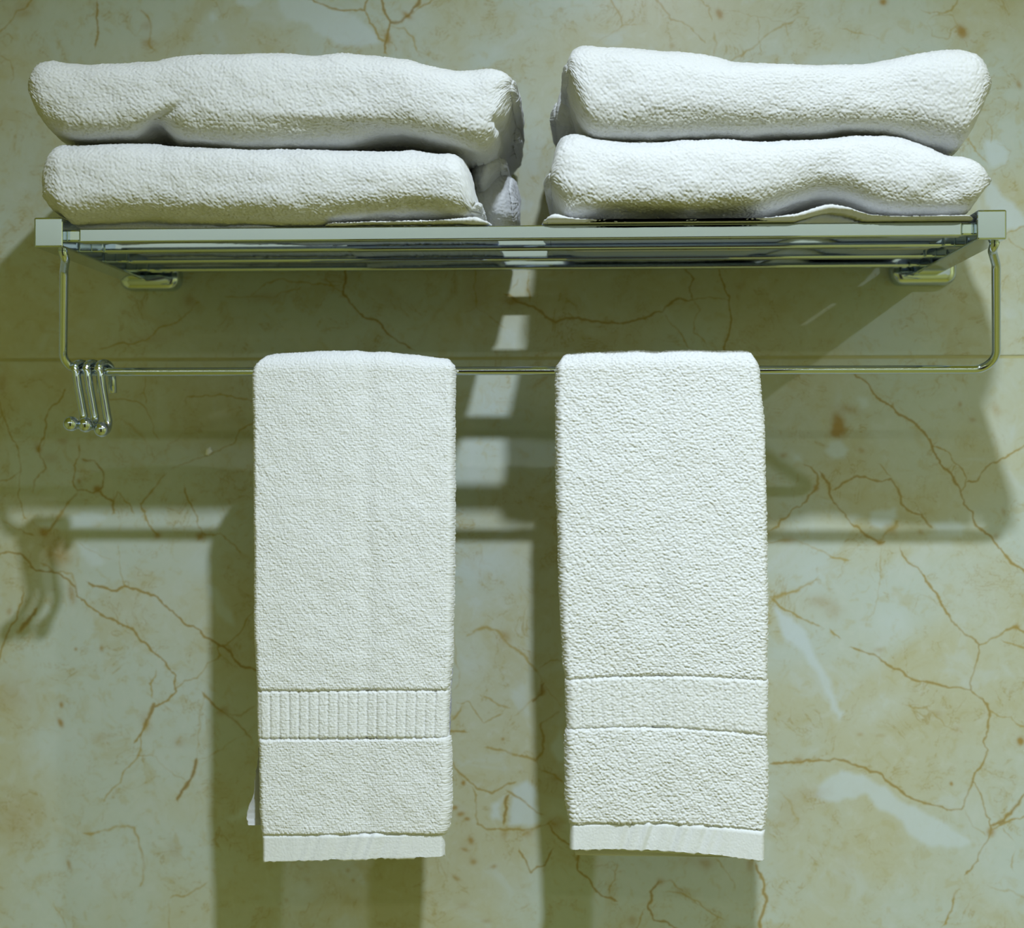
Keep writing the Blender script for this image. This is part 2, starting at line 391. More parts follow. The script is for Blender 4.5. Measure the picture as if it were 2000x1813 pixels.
# ---- marble slab features traced on the wall: (points, half width, strength)
VE = [
 ([(190,0),(190,40),(191,58),(186,92)],4,.8), ([(275,20),(290,35),(295,55),(290,85),(300,97)],5,.55),
 ([(-40,80),(0,62),(18,45),(35,20),(58,4),(80,-20)],3.5,.6), ([(10,65),(25,75),(22,84)],3,.5), ([(0,108),(20,118),(25,135),(22,165)],3,.55),
 ([(600,-5),(630,8),(680,20),(712,20),(719,-10)],4,.7), ([(712,20),(722,45),(735,65),(750,80)],4,.6),
 ([(744,-10),(752,25),(763,45),(757,70),(752,100)],5,.85), ([(763,45),(790,35),(805,20),(824,-8)],6,.9), ([(775,48),(800,31),(825,12),(850,-8)],4,.6),
 ([(763,50),(790,55),(808,75),(815,102)],4,.45),
 ([(1188,-10),(1205,20),(1215,50),(1195,65),(1168,82)],4,.5), ([(1215,50),(1245,48)],3,.4), ([(1265,-8),(1300,22),(1330,42),(1355,62),(1378,84)],4,.55),
 ([(1355,-8),(1385,12),(1390,42)],3.5,.5), ([(1395,62),(1400,85),(1393,110)],6,.4), ([(1425,120),(1470,95),(1510,60),(1552,40)],4.5,.5),
 ([(1480,33),(1483,70),(1486,105)],3,.45), ([(1430,20),(1480,33),(1540,45)],2.5,.35), ([(1535,48),(1538,68)],5,.4),
 ([(1640,55),(1690,68),(1720,76)],3,.4), ([(1740,80),(1785,102)],2.5,.3), ([(1800,20),(1835,25),(1858,20),(1872,-8)],4,.5),
 ([(1810,45),(1825,30),(1860,30),(1870,50),(1852,76),(1820,70),(1810,45)],3.5,.4),
 ([(1925,235),(1938,256),(1935,280)],3,.35), ([(1893,275),(1910,300),(1930,320)],4,.45), ([(1928,333),(1955,325),(1970,312),(1975,295),(1962,284),(1945,280)],3,.4),
 ([(1966,456),(1985,450),(2010,438)],4,.5), ([(1968,463),(1988,482),(2010,494)],4,.45), ([(1878,518),(1888,540),(1898,560)],4,.35),
 ([(190,682),(260,672),(285,665),(310,640),(345,630),(375,605),(390,590)],4,.5), ([(440,580),(490,580),(510,560),(555,545),(580,552),(620,555),(660,558)],3.5,.5),
 ([(490,580),(530,582),(560,570),(590,560)],4,.45), ([(672,500),(675,550),(670,575),(690,598),(702,612),(735,625),(755,650),(775,665),(805,682)],4.5,.8),
 ([(632,505),(636,545),(668,570)],3,.45), ([(928,500),(930,535),(925,560),(930,600),(908,612)],4,.5), ([(930,600),(950,612),(965,625),(985,640)],4,.5),
 ([(890,540),(890,570),(865,600),(840,630),(815,672)],14,.28), ([(985,575),(1000,580),(1010,590),(1040,598),(1065,620),(1085,630),(1130,620),(1180,630),(1210,632),(1260,622),(1293,610),(1305,597),(1322,584),(1353,586),(1346,562),(1355,545),(1336,525),(1330,480)],4.5,.75),
 ([(1353,586),(1385,580),(1425,586)],3.5,.6), ([(1406,520),(1410,548),(1425,580),(1428,620),(1421,660),(1415,690)],4,.7), ([(1298,612),(1320,640),(1335,660),(1345,680)],3.5,.55),
 ([(1356,588),(1368,605),(1355,630),(1355,650),(1378,670)],4,.5), ([(1033,535),(1030,560),(1035,585)],3,.6), ([(1000,565),(1010,555),(1012,545)],3,.5),
 # below the joint
 ([(-10,760),(0,788),(10,820),(20,850),(35,878),(40,905),(38,940),(36,970),(42,990),(52,1015)],3,.6), ([(128,758),(122,775),(100,795),(88,820),(86,855),(75,880),(85,900),(90,915),(70,935),(64,962)],4,.65),
 ([(-10,938),(20,935),(38,922)],3,.5), ([(205,778),(250,782),(280,792),(295,820),(300,845),(312,860)],3,.55), ([(284,735),(282,770),(285,790)],2.5,.5),
 ([(240,820),(262,838),(275,850),(284,862)],8,.38), ([(365,775),(400,772),(440,772),(470,778),(500,790)],4,.55), ([(335,915),(360,905),(395,893),(430,880),(460,862),(468,840),(500,825)],3.5,.6),
 ([(155,868),(155,890),(145,910),(142,940),(152,960)],3.5,.6), ([(160,897),(185,900),(200,920),(201,945),(190,960)],4.5,.75), ([(150,957),(175,961),(190,958),(210,975),(222,980),(222,1000)],4,.7),
 ([(222,978),(230,960),(245,980),(262,1005)],3,.5), ([(152,960),(130,985),(108,1020),(84,1042)],6,.6), ([(325,925),(300,955),(275,985),(283,1000),(295,1030),(310,1047)],4,.6),
 ([(360,950),(375,990),(388,1030),(395,1043),(384,1058)],4,.65), ([(392,1042),(430,1042),(452,1062),(470,1080)],4,.6), ([(8,1020),(45,1037),(66,1046)],4,.5),
 ([(155,1060),(190,1080),(218,1092)],3,.5), ([(-10,1085),(25,1080),(58,1099),(70,1115),(100,1117),(145,1145),(150,1165),(175,1185),(210,1208),(240,1222),(270,1245),(300,1275),(325,1300),(344,1320),(345,1350),(325,1370),(300,1382),(290,1402),(280,1425),(262,1452)],4,.78),
 ([(302,1374),(292,1396),(283,1418)],8,.75), ([(170,1137),(190,1145),(228,1155),(245,1145),(265,1150),(285,1158),(305,1165),(325,1185),(355,1212),(385,1228),(400,1245),(430,1262),(455,1285),(470,1302),(505,1312)],4.2,.82),
 ([(230,1062),(235,1110),(245,1145)],3,.45), ([(495,1195),(465,1240),(445,1258),(425,1265),(430,1280),(405,1295),(385,1325),(360,1330),(343,1346)],3.2,.55), ([(305,1308),(293,1335),(296,1362)],3.5,.55),
 ([(278,1430),(270,1475),(240,1510),(220,1540),(202,1568)],3.5,.5), ([(268,1475),(305,1478),(340,1515),(362,1524)],3,.5), ([(384,1482),(378,1510),(360,1540),(346,1563)],7,.98), ([(400,1345),(392,1420),(385,1480)],4,.3),
 ([(388,1484),(420,1470),(470,1440),(490,1425)],3,.42), ([(395,1352),(420,1380),(440,1395),(470,1420),(492,1445)],5,.7), ([(438,1392),(470,1398),(500,1378)],6,.6),
 ([(165,1628),(210,1622),(262,1617),(275,1660),(281,1690),(274,1732)],7,.5), ([(330,1757),(370,1746),(408,1722)],4,.5), ([(330,1757),(333,1830)],3.5,.4), ([(72,1188),(55,1212),(40,1232)],7,.8),
 ([(47,1158),(35,1195),(12,1245),(-6,1300)],3.5,.65), ([(105,1770),(125,1800),(130,1830)],3,.4), ([(80,1100),(105,1118),(140,1120),(150,1160)],5,.5),
 ([(912,1242),(930,1230),(950,1225),(975,1235),(985,1250),(1010,1270),(1030,1290),(1055,1320),(1061,1345),(1045,1365),(1030,1375),(1008,1397)],6,.5), ([(1062,1335),(1058,1356),(1040,1372)],6,.8),
 ([(945,1360),(965,1372),(985,1380),(998,1383)],5,.5), ([(888,1372),(915,1370),(935,1400),(945,1413),(982,1394)],3,.55), ([(870,1428),(912,1431)],4,.7), ([(882,1408),(902,1380)],4,.55),
 ([(948,1460),(980,1465),(1010,1475),(1045,1486),(1060,1470),(1062,1440),(1055,1415),(1070,1405),(1095,1388)],5,.6), ([(870,1480),(888,1500),(910,1520),(930,1540),(960,1550),(985,1535),(1008,1527)],4,.65),
 ([(990,1545),(1000,1550),(1040,1580),(1064,1592)],4,.6), ([(994,1553),(990,1580),(984,1608)],5,.85), ([(923,1538),(930,1580),(932,1610),(950,1620),(985,1622),(1020,1622),(1050,1615),(1085,1598)],4.2,.62),
 ([(1020,1632),(1040,1622),(1055,1612)],8,.5), ([(1014,1658),(1030,1690),(1037,1706),(1065,1690),(1078,1660)],3.6,.75), ([(888,1240),(898,1310),(889,1345)],4,.45),
 ([(1052,1305),(1075,1290),(1100,1292)],3,.5), ([(1065,1340),(1090,1370),(1100,1385)],3,.5), ([(1060,1505),(1085,1515),(1100,1530)],3.5,.6), ([(1072,1610),(1095,1640),(1125,1660),(1128,1700),(1155,1725),(1175,1750),(1205,1761)],4.2,.72),
 ([(1206,1688),(1200,1720),(1190,1748)],3,.5), ([(1286,1722),(1270,1742),(1265,1775),(1275,1795),(1300,1800),(1335,1822)],5,.78), ([(1285,1727),(1310,1719),(1332,1738)],5,.5), ([(1290,1742),(1330,1745),(1370,1770),(1415,1798)],3,.45),
 ([(1398,1678),(1420,1705),(1436,1738)],4,.5), ([(1240,1830),(1250,1800),(1255,1780)],4,.5), ([(1476,1685),(1493,1730),(1498,1760),(1483,1805),(1478,1830)],5.5,.75), ([(1455,1670),(1470,1690)],7,.5),
 ([(1660,722),(1672,736),(1690,745),(1710,772),(1735,790),(1755,810),(1785,825),(1805,845),(1818,865),(1825,885),(1840,910),(1858,925),(1875,955),(1882,985),(1900,1000),(1905,1025),(1925,1042),(1950,1070),(1975,1100),(2010,1120)],4.4,.75),
 ([(1825,872),(1850,882),(1865,905),(1878,915),(1888,935),(1885,950),(1876,962)],3.4,.62), ([(1866,908),(1858,923)],3,.5), ([(1888,941),(1910,938),(1930,910),(1960,895),(1985,880),(2010,860)],4,.7),
 ([(1570,908),(1595,925),(1598,945),(1590,960),(1575,980),(1545,998),(1525,1015),(1506,1036)],4,.65), ([(1602,922),(1620,945),(1620,965),(1640,995),(1660,1020),(1690,1045),(1717,1061),(1728,1058)],4.4,.75),
 ([(1720,1057),(1735,1037),(1752,1018)],8,.5), ([(1628,957),(1650,942),(1675,930),(1705,938),(1740,935),(1755,960),(1760,985),(1775,998),(1800,1005),(1822,1032)],4.2,.68), ([(1715,905),(1742,932)],3,.5),
 ([(1722,1068),(1720,1092),(1716,1150),(1706,1200),(1690,1228)],4,.36), ([(1758,1073),(1775,1100),(1805,1125),(1830,1160),(1845,1190),(1865,1220),(1885,1240),(1905,1250),(1912,1260),(1905,1300),(1897,1347)],4.4,.72),
 ([(1912,1260),(1945,1245),(1980,1225),(2010,1240)],4.5,.65), ([(1955,1250),(2010,1270)],4,.5), ([(1505,1168),(1545,1195),(1580,1215),(1602,1223)],4,.6), ([(1620,1228),(1642,1248)],3.5,.6),
 ([(1662,1264),(1710,1280),(1735,1300),(1760,1310),(1790,1330),(1840,1340),(1897,1348),(1920,1365),(1933,1390),(1930,1425),(1920,1450),(1930,1465),(1915,1500),(1900,1525),(1885,1560),(1878,1582)],4.4,.72),
 ([(1935,1388),(1975,1400),(2010,1420)],3.5,.45), ([(1900,1525),(1915,1550),(1925,1590),(1935,1615),(1930,1640),(1910,1682),(1884,1710)],4.2,.7), ([(1935,1612),(1965,1595),(1980,1580),(2010,1540)],6,.75), ([(1938,1621),(1970,1605),(2010,1588)],4,.6),
 ([(1960,1620),(1978,1640)],4,.5), ([(1884,1582),(1900,1615),(1925,1632)],4,.5), ([(1505,1492),(1550,1490),(1600,1485),(1640,1485),(1690,1500),(1730,1525),(1770,1555),(1810,1570),(1850,1582),(1880,1580)],4.8,.75),
 ([(1505,1166),(1555,1155),(1592,1133)],7,.5), ([(1872,1738),(1861,1768),(1842,1808)],5,.6), ([(1502,1060),(1555,1055),(1590,1070),(1620,1085),(1662,1094)],4.5,.45), ([(1770,1378),(1820,1390),(1850,1420),(1880,1432)],4,.38),
 ([(1520,1545),(1545,1570),(1560,1600),(1545,1620)],6,.32), ([(1940,1735),(1975,1740),(2010,1755)],5,.4), ([(1985,1660),(1978,1700)],3.5,.4),
]
# pale calcite patches (outlines)
PA = [
 [(545,-20),(600,-20),(640,15),(700,35),(735,65),(745,85),(700,92),(655,85),(615,65),(600,45),(560,38),(548,22)], [(450,-20),(530,-20),(500,12),(465,10)], [(408,28),(418,25),(425,38),(414,46)],
 [(1920,275),(1950,275),(1970,300),(1965,320),(1935,325)], [(1925,345),(1950,370),(1990,410),(2010,440),(1960,450),(1925,400)],
 [(1510,1180),(1530,1200),(1580,1250),(1610,1310),(1635,1380),(1652,1393),(1640,1408),(1623,1385),(1598,1320),(1568,1272),(1535,1250),(1525,1225)],
 [(1592,1555),(1625,1515),(1645,1505),(1690,1515),(1730,1535),(1770,1570),(1810,1590),(1860,1620),(1905,1645),(1880,1655),(1820,1655),(1775,1630),(1750,1595),(1710,1575),(1690,1550),(1650,1560),(1615,1565)],
 [(1000,1540),(1030,1525),(1047,1540),(1045,1572),(1060,1600),(1040,1612),(994,1612),(1000,1565)], [(960,1572),(984,1557),(978,1604),(960,1600)],
 [(1622,862),(1642,858),(1658,878),(1650,894),(1622,892),(1612,880)], [(1672,776),(1692,776),(1698,792),(1680,798)], [(1700,1000),(1752,992),(1750,1012),(1720,1032),(1700,1026)],
 [(1546,886),(1562,888),(1568,900),(1552,902)], [(404,1142),(425,1150),(455,1200),(460,1225),(440,1215),(415,1170)], [(440,1605),(480,1575),(495,1580),(470,1600)],
 [(1820,1020),(1860,1015),(1885,1030),(1880,1046),(1830,1046)], [(60,1025),(90,1020),(130,1010),(180,1000),(210,1010),(180,1030),(120,1036)], [(150,1062),(190,1072),(205,1100),(180,1105),(160,1085)],
 [(1130,1462),(1150,1455),(1160,1500),(1135,1510)], [(1075,1455),(1098,1420),(1110,1480),(1090,1490)],
]
# soft blotches: x, y, rx, ry, angle, strength  (positive: ochre, negative: pale)
BL = [
 (757,75,7,14,.2,.9),(795,30,14,6,-.6,.7),(1405,27,7,12,.5,.8),(1313,90,7,7,0,.5),(1725,4,9,8,0,.8),(1878,62,10,16,.5,.95),(1990,165,6,10,.4,.7),(290,85,14,12,0,.5),(285,50,12,12,0,.4),(45,20,40,25,0,.35),
 (370,588,14,18,0,.5),(520,580,60,12,0,.35),(300,660,60,12,0,.35),(930,570,30,60,0,.3),(760,580,60,18,-.4,.25),(1000,588,25,8,0,.6),(1360,560,22,16,0,.25),(1445,560,14,10,0,.3),(1032,565,7,9,0,.5),
 (75,876,7,10,.4,.75),(190,955,9,8,0,.85),(85,1040,11,9,0,.8),(308,1046,9,8,0,.7),(391,1048,11,10,0,.7),(122,862,12,8,0,.5),(155,940,6,6,0,.5),(5,750,10,30,0,.5),(100,895,20,12,0,.4),
 (115,1080,28,34,.6,.6),(140,1160,9,22,.2,.6),(120,1377,5,7,0,.75),(118,1412,6,11,.4,.85),(135,1690,5,14,.3,.65),(148,1268,4,4,0,.7),(198,1267,5,7,0,.7),(18,1195,7,9,-.4,.6),(435,1390,16,10,.3,.6),
 (350,1450,14,14,0,.4),(285,1410,14,26,.3,.4),(200,1440,30,12,.2,.3),(20,1360,60,50,0,.3),(30,1600,70,60,0,.3),(340,1660,16,30,.2,.35),(190,1700,-1,1,0,0),
 (985,1245,14,16,0,.5),(1060,1350,8,9,0,.75),(900,1590,8,5,.3,.8),(888,1578,8,5,.3,.75),(913,1600,6,4,0,.7),(920,1642,6,8,.3,.6),(908,1660,10,4,-.3,.6),(925,1684,8,7,0,.6),(964,1693,9,5,.3,.6),(905,1530,5,5,0,.9),
 (982,1444,4,4,0,.7),(1030,1628,14,9,0,.5),(985,1630,10,14,0,.4),(890,1715,12,5,-.5,.5),(950,1800,12,5,0,.5),(905,1770,16,10,0,.3),(1085,1610,18,14,0,.5),(1085,1520,12,9,0,.5),
 (1638,828,14,26,.3,.85),(1632,845,12,10,0,.7),(1660,800,24,9,-.3,.45),(1682,880,10,7,-.3,.55),(1530,890,9,7,0,.5),(1594,953,6,7,0,.9),(1718,1060,9,7,0,.8),(1740,1035,10,16,.7,.5),(1798,1040,7,7,0,.5),(1945,1048,6,8,0,.5),
 (1960,1000,5,11,.3,.45),(1900,820,8,6,0,.5),(1875,790,5,7,0,.5),(1945,800,10,18,.3,.4),(1540,1055,16,8,0,.5),(1560,1486,10,8,0,.55),(1858,1531,4,5,.5,.85),(1993,1448,7,9,0,.95),(1985,1225,8,6,0,.7),(1935,1625,9,10,0,.75),
 (1600,1175,26,14,0,.4),(1630,1195,18,18,0,.35),(1715,1270,12,6,0,.4),(1830,1395,14,10,0,.4),(1870,1425,12,9,0,.4),(1680,1435,8,5,0,.45),(1720,1437,12,4,0,.4),(1540,1590,40,40,0,.25),(1650,1690,20,60,0,.2),(1590,1550,40,14,0,.3),
 (1290,1722,9,8,0,.6),(1350,1680,40,14,0,.3),(1235,1800,10,14,0,.5),(1380,1690,14,14,0,.4),(1465,1690,9,20,0,.5),(680,1700,6,6,0,.5),(690,1720,5,5,0,.5),(600,1720,8,14,.4,.3),
 (560,1760,6,6,0,.3),(905,1650,30,80,0,.15),(1330,1740,14,8,0,.4),
 (210,1700,55,55,0,-.6),(110,1460,70,60,0,-.35),(280,1180,90,40,.3,-.3),(945,1100,60,22,.2,-.5),(920,1300,22,26,0,-.45),(1740,1215,34,28,0,-.5),(1720,1385,70,24,.4,-.4),(1000,640,30,30,0,-.4),(1010,550,18,20,0,-.4),
 (960,780,40,30,0,-.35),(1620,145,60,30,0,-.45),(105,20,30,20,0,-.35),(1590,1110,40,30,0,-.35),(1900,1160,60,50,0,-.3),(340,840,25,50,0,-.25),(120,960,20,30,0,-.25),(1020,1350,14,18,0,-.5),(1960,1720,60,60,0,-.3),
 (1700,640,90,40,0,-.2),(1960,850,24,40,0,-.4),(400,1100,60,25,0,-.2),(650,60,60,26,.3,-.2),(1000,1740,60,60,0,-.3),(1120,1480,40,60,0,-.3),(1170,1700,30,30,0,-.3),(230,620,40,30,0,-.2),
]
JOINT_Z = PZ(1000, 700, 0.0)
JW = 0.0013           # half joint
TX0, TX1 = -0.66, 0.54

def wall_xz(pts):
    a = np.array(pts, float)
    w = Parr(a[:, 0], a[:, 1], 0.0)
    return w[:, [0, 2]]
PXM = F_PX / 1.127                                  # pixels per metre on the wall

def roughen(p, amp, seed):
    """subdivide a polyline and shake it"""
    r = np.random.default_rng(seed)
    p = [np.array(q) for q in p]
    for lev in range(3):
        out = [p[0]]
        for a, b in zip(p[:-1], p[1:]):
            L = np.linalg.norm(b - a)
            if L > 5.0 / PXM:
                n = np.array([-(b - a)[1], (b - a)[0]]) / L
                out.append((a + b) / 2 + n * r.normal() * min(L * 0.075, amp) )
            out.append(b)
        p = out
    return np.array(p)

LINES = []
for i, (pts, hw, st) in enumerate(VE):
    p = roughen(wall_xz(pts), 2.6 / PXM, i)
    r = np.random.default_rng(900 + i)
    w = hw / PXM * (0.55 + 0.75 * r.random(len(p)))
    w[0] *= 0.35; w[-1] *= 0.35
    LINES.append((p, w, st))
PALE = [wall_xz(p) for p in PA]
PALE2 = []
for i, p in enumerate(PALE):
    q = roughen(np.vstack([p, p[:1]]), 3.0 / PXM, 400 + i)
    PALE2.append(q)

def seg_dist(pts, a, b):
    ab = b - a
    t = np.clip(((pts - a) @ ab) / (ab @ ab + 1e-15), 0, 1)
    return np.linalg.norm(pts - (a + t[:, None] * ab), axis=1), t

def slab_attributes(V):
    n = len(V)
    vein = np.zeros(n); stain = np.zeros(n); pale = np.zeros(n)
    for p, w, st in LINES:
        mw = w.max() * 1.2
        lo = p.min(0) - mw; hi = p.max(0) + mw
        idx = np.where((V[:, 0] > lo[0]) & (V[:, 0] < hi[0]) & (V[:, 1] > lo[1]) & (V[:, 1] < hi[1]))[0]
        if not len(idx): continue
        Q = V[idx]; best = np.zeros(len(idx))
        for k in range(len(p) - 1):
            d, t = seg_dist(Q, p[k], p[k + 1])
            ww = w[k] + (w[k + 1] - w[k]) * t
            best = np.maximum(best, 1 - d / ww)
        vein[idx] = np.maximum(vein[idx], st * np.clip(best, 0, 1))
    for q in PALE2:
        soft = 5.0 / PXM
        lo = q.min(0) - soft; hi = q.max(0) + soft
        idx = np.where((V[:, 0] > lo[0]) & (V[:, 0] < hi[0]) & (V[:, 1] > lo[1]) & (V[:, 1] < hi[1]))[0]
        if not len(idx): continue
        Q = V[idx]
        d = np.full(len(idx), 9.0); ins = np.zeros(len(idx), bool)
        for a, b in zip(q[:-1], q[1:]):
            d = np.minimum(d, seg_dist(Q, a, b)[0])
            c = (a[1] > Q[:, 1]) != (b[1] > Q[:, 1])
            xx = (b[0] - a[0]) * (Q[:, 1] - a[1]) / (b[1] - a[1] + 1e-15) + a[0]
            ins ^= c & (Q[:, 0] < xx)
        s = np.where(ins, d, -d) / soft
        pale[idx] = np.maximum(pale[idx], np.clip(0.5 + 0.5 * s, 0, 1))
    for x, y, rx, ry, an, st in BL:
        if rx <= 0: continue
        c = wall_xz([(x, y)])[0]
        d = (V - c) * PXM; d[:, 1] *= -1
        u = d[:, 0] * math.cos(an) - d[:, 1] * math.sin(an); v = d[:, 0] * math.sin(an) + d[:, 1] * math.cos(an)
        g = np.exp(-((u / rx) ** 2 + (v / ry) ** 2)) * abs(st)
        if st > 0: stain += g
        else: pale = np.maximum(pale, g)
    return vein, np.clip(stain, 0, 1), pale

def traced_tile(z0, z1):
    x0, x1 = TX0 + 0.0015, TX1 - 0.0015
    pts = []; edges = []
    def add_line(p):
        k = len(pts)
        keep = [q for q in p if x0 + 0.002 < q[0] < x1 - 0.002 and z0 + 0.0015 < q[1] < z1 - 0.0015]
        if len(keep) < 2: return
        for q in keep: pts.append((float(q[0]), float(q[1])))
        for j in range(len(keep) - 1):
            if np.linalg.norm(keep[j + 1] - keep[j]) < 0.02: edges.append((k + j, k + j + 1))
    for p, w, st in LINES:
        t = np.gradient(p, axis=0); nrm = np.stack([-t[:, 1], t[:, 0]], 1); nrm /= np.linalg.norm(nrm, axis=1)[:, None] + 1e-12
        add_line(p); add_line(p + nrm * w[:, None]); add_line(p - nrm * w[:, None])
    for q in PALE2:
        t = np.gradient(q, axis=0); nrm = np.stack([-t[:, 1], t[:, 0]], 1); nrm /= np.linalg.norm(nrm, axis=1)[:, None] + 1e-12
        add_line(q + nrm * 4.5 / PXM); add_line(q - nrm * 4.5 / PXM)
    for x, y, rx, ry, an, st in BL:
        if rx <= 0 or min(rx, ry) > 14: continue
        c = wall_xz([(x, y)])[0]
        for f, nn in ((0, 1), (0.5, 7), (1.0, 9), (1.6, 11)):
            for s in range(nn):
                a = 2 * math.pi * s / nn + f
                u, v = rx * f * math.cos(a), ry * f * math.sin(a)
                dx = u * math.cos(an) + v * math.sin(an); dy = -u * math.sin(an) + v * math.cos(an)
                q = c + np.array([dx, -dy]) / PXM
                if x0 + 0.002 < q[0] < x1 - 0.002 and z0 + 0.0015 < q[1] < z1 - 0.0015: pts.append((float(q[0]), float(q[1])))
    g = 15.0 / PXM
    r = np.random.default_rng(5)
    vx0, vx1 = PX(-60, 700, 0), PX(2060, 700, 0)
    for xx in np.arange(vx0, vx1, g):
        for zz in np.arange(max(z0, PZ(1000, 1870, 0)) + g / 2, min(z1, PZ(1000, -60, 0)) - g / 3, g):
            pts.append((float(xx + r.uniform(-.25, .25) * g), float(zz + r.uniform(-.25, .25) * g)))
    for c in ((x0, z0), (x1, z0), (x1, z1), (x0, z1)): pts.append(c)
    k = len(pts)
    edges += [(k - 4, k - 3), (k - 3, k - 2), (k - 2, k - 1), (k - 1, k - 4)]
    vo, eo, fo, *_ = delaunay_2d_cdt([Vector(p) for p in pts], edges, [], 0, 1e-6)
    V2 = np.array([(v[0], v[1]) for v in vo])
    vein, stain, pale = slab_attributes(V2)
    V3 = np.stack([V2[:, 0], np.zeros(len(V2)), V2[:, 1]], 1)
    n = len(V3)
    tri = np.array([tuple(f) for f in fo if len(f) == 3], dtype=np.int32)
    a, b, c = V2[tri[:, 0]], V2[tri[:, 1]], V2[tri[:, 2]]
    area = (b[:, 0] - a[:, 0]) * (c[:, 1] - a[:, 1]) - (b[:, 1] - a[:, 1]) * (c[:, 0] - a[:, 0])
    tri[area < 0] = tri[area < 0][:, ::-1]
    # slab sides
    d = 0.00055
    side = np.array([(x0, 0, z0), (x1, 0, z0), (x1, 0, z1), (x0, 0, z1), (x0, d, z0), (x1, d, z0), (x1, d, z1), (x0, d, z1)])
    sq = []
    for i in range(4):
        j = (i + 1) % 4
        sq += [(n + i, n + 4 + i, n + 4 + j), (n + i, n + 4 + j, n + j)]
    me = raw_mesh('marble_tile', np.vstack([V3, side]), np.vstack([tri, np.array(sq, dtype=np.int32)]), False)
    for nme, arr in (('vein', vein), ('stain', stain), ('pale', pale)):
        at = me.attributes.new(nme, 'FLOAT', 'POINT')
        at.data.foreach_set('value', np.concatenate([arr, np.zeros(8)]).astype(np.float32))
    return me

obj('marble_tile', traced_tile(JOINT_Z + JW, CEIL_Z - 0.001), wall_back, M_WALL)
obj('marble_tile', traced_tile(JOINT_Z - 0.6 + JW, JOINT_Z - JW), wall_back, M_WALL)
rows = [(0.001, JOINT_Z - 1.2 - JW), (JOINT_Z - 1.2 + JW, JOINT_Z - 0.6 - JW), (JOINT_Z - 0.6 + JW, JOINT_Z - JW), (JOINT_Z + JW, CEIL_Z - 0.001)]
cols = [(X0 + .001, TX0 - 0.0015), (TX0 + 0.0015, TX1 - 0.0015), (TX1 + 0.0015, X1 - .001)]
for r, (z0, z1) in enumerate(rows):
    for c, (xa, xb) in enumerate(cols):
        if c == 1 and r >= 2: continue
        obj('marble_tile', bevel_box('marble_tile', (xa, 0, z0), (xb, 0.00055, z1), 0), wall_back, M_TILE)

# ------------------------------------------------------------------ ceiling downlights
M_TRIM = plain('lamp_trim', (0.8, 0.8, 0.78), 0.4)
for (x, y, power, col, rad, label) in LAMPS:
    t = thing('downlight', label, 'ceiling light', (x, y, CEIL_Z))
    a = np.linspace(0, 2 * np.pi, 33)[:-1]
    prof = [(0.045, 0.0), (0.045, -0.004), (0.041, -0.006), (rad + .004, -0.006), (rad + .002, -0.003), (rad + .002, -0.001)]
    V = np.concatenate([np.stack([r_ * np.cos(a), r_ * np.sin(a), np.full(32, z_)], 1) for r_, z_ in prof])
    obj('trim_ring', raw_mesh('trim_ring', V, grid_quads(len(prof), 32, True)), t, M_TRIM)
    ml, nt, b = new_mat('lamp_lens')
    b.inputs['Emission Color'].default_value = (*col, 1)
    b.inputs['Emission Strength'].default_value = 30.0
    V = np.stack([(rad + .002) * np.cos(a), (rad + .002) * np.sin(a), np.full(32, -0.0015)], 1)
    obj('lens', poly_mesh('lens', V, [tuple(range(32))[::-1]]), t, ml)
    ld = bpy.data.lights.new('lamp_bulb', 'AREA')
    ld.shape = 'DISK'; ld.size = rad * 2; ld.energy = power; ld.color = col
    ld.spread = LAMP_SPREAD
    lo = bpy.data.objects.new('lamp_bulb', ld); COL.objects.link(lo)
    lo.parent = t; lo.location = (0, 0, -0.007)

# added unseen lamp, brightens the opposite wall that the chrome reflects
tx0, tx1, ty, tpow, tcol = FILL_LAMP
t = thing('fill_lamp', 'added slim fill lamp along the white wall opposite the towel shelf', 'ceiling light', ((tx0 + tx1) / 2, ty, CEIL_Z))
hl = (tx1 - tx0) / 2
obj('housing', bevel_box('housing', (-hl - .01, -.025, -.022), (hl + .01, .025, 0), 0.002), t, M_TRIM)
ml, nt, b = new_mat('fill_diffuser')
b.inputs['Emission Color'].default_value = (*tcol, 1); b.inputs['Emission Strength'].default_value = 1.0
obj('diffuser', bevel_box('diffuser', (-hl, -.02, -.026), (hl, .02, -.0225), 0.001), t, ml)
ld = bpy.data.lights.new('lamp_bulb', 'AREA'); ld.shape = 'RECTANGLE'; ld.size = hl * 2; ld.size_y = 0.04; ld.energy = tpow; ld.color = tcol
lo = bpy.data.objects.new('lamp_bulb', ld); COL.objects.link(lo); lo.parent = t; lo.location = (0, 0, -0.028)

# ------------------------------------------------------------------ the chrome towel shelf
DF = 0.197                                           # block faces, metres from the wall
shelf_c = P(1016, 452, DF)
SH = np.array([shelf_c[0], 0.0, shelf_c[2]])
shelf = thing('towel_shelf', 'chrome wall-mounted towel shelf with slats and a towel rail below', 'towel shelf', SH)
def sbox(name, lo, hi, bev, mat=M_CHROME, parent=shelf, seg=3):
    return obj(name, bevel_box(name, lo, hi, bev, seg, SH), parent, mat)

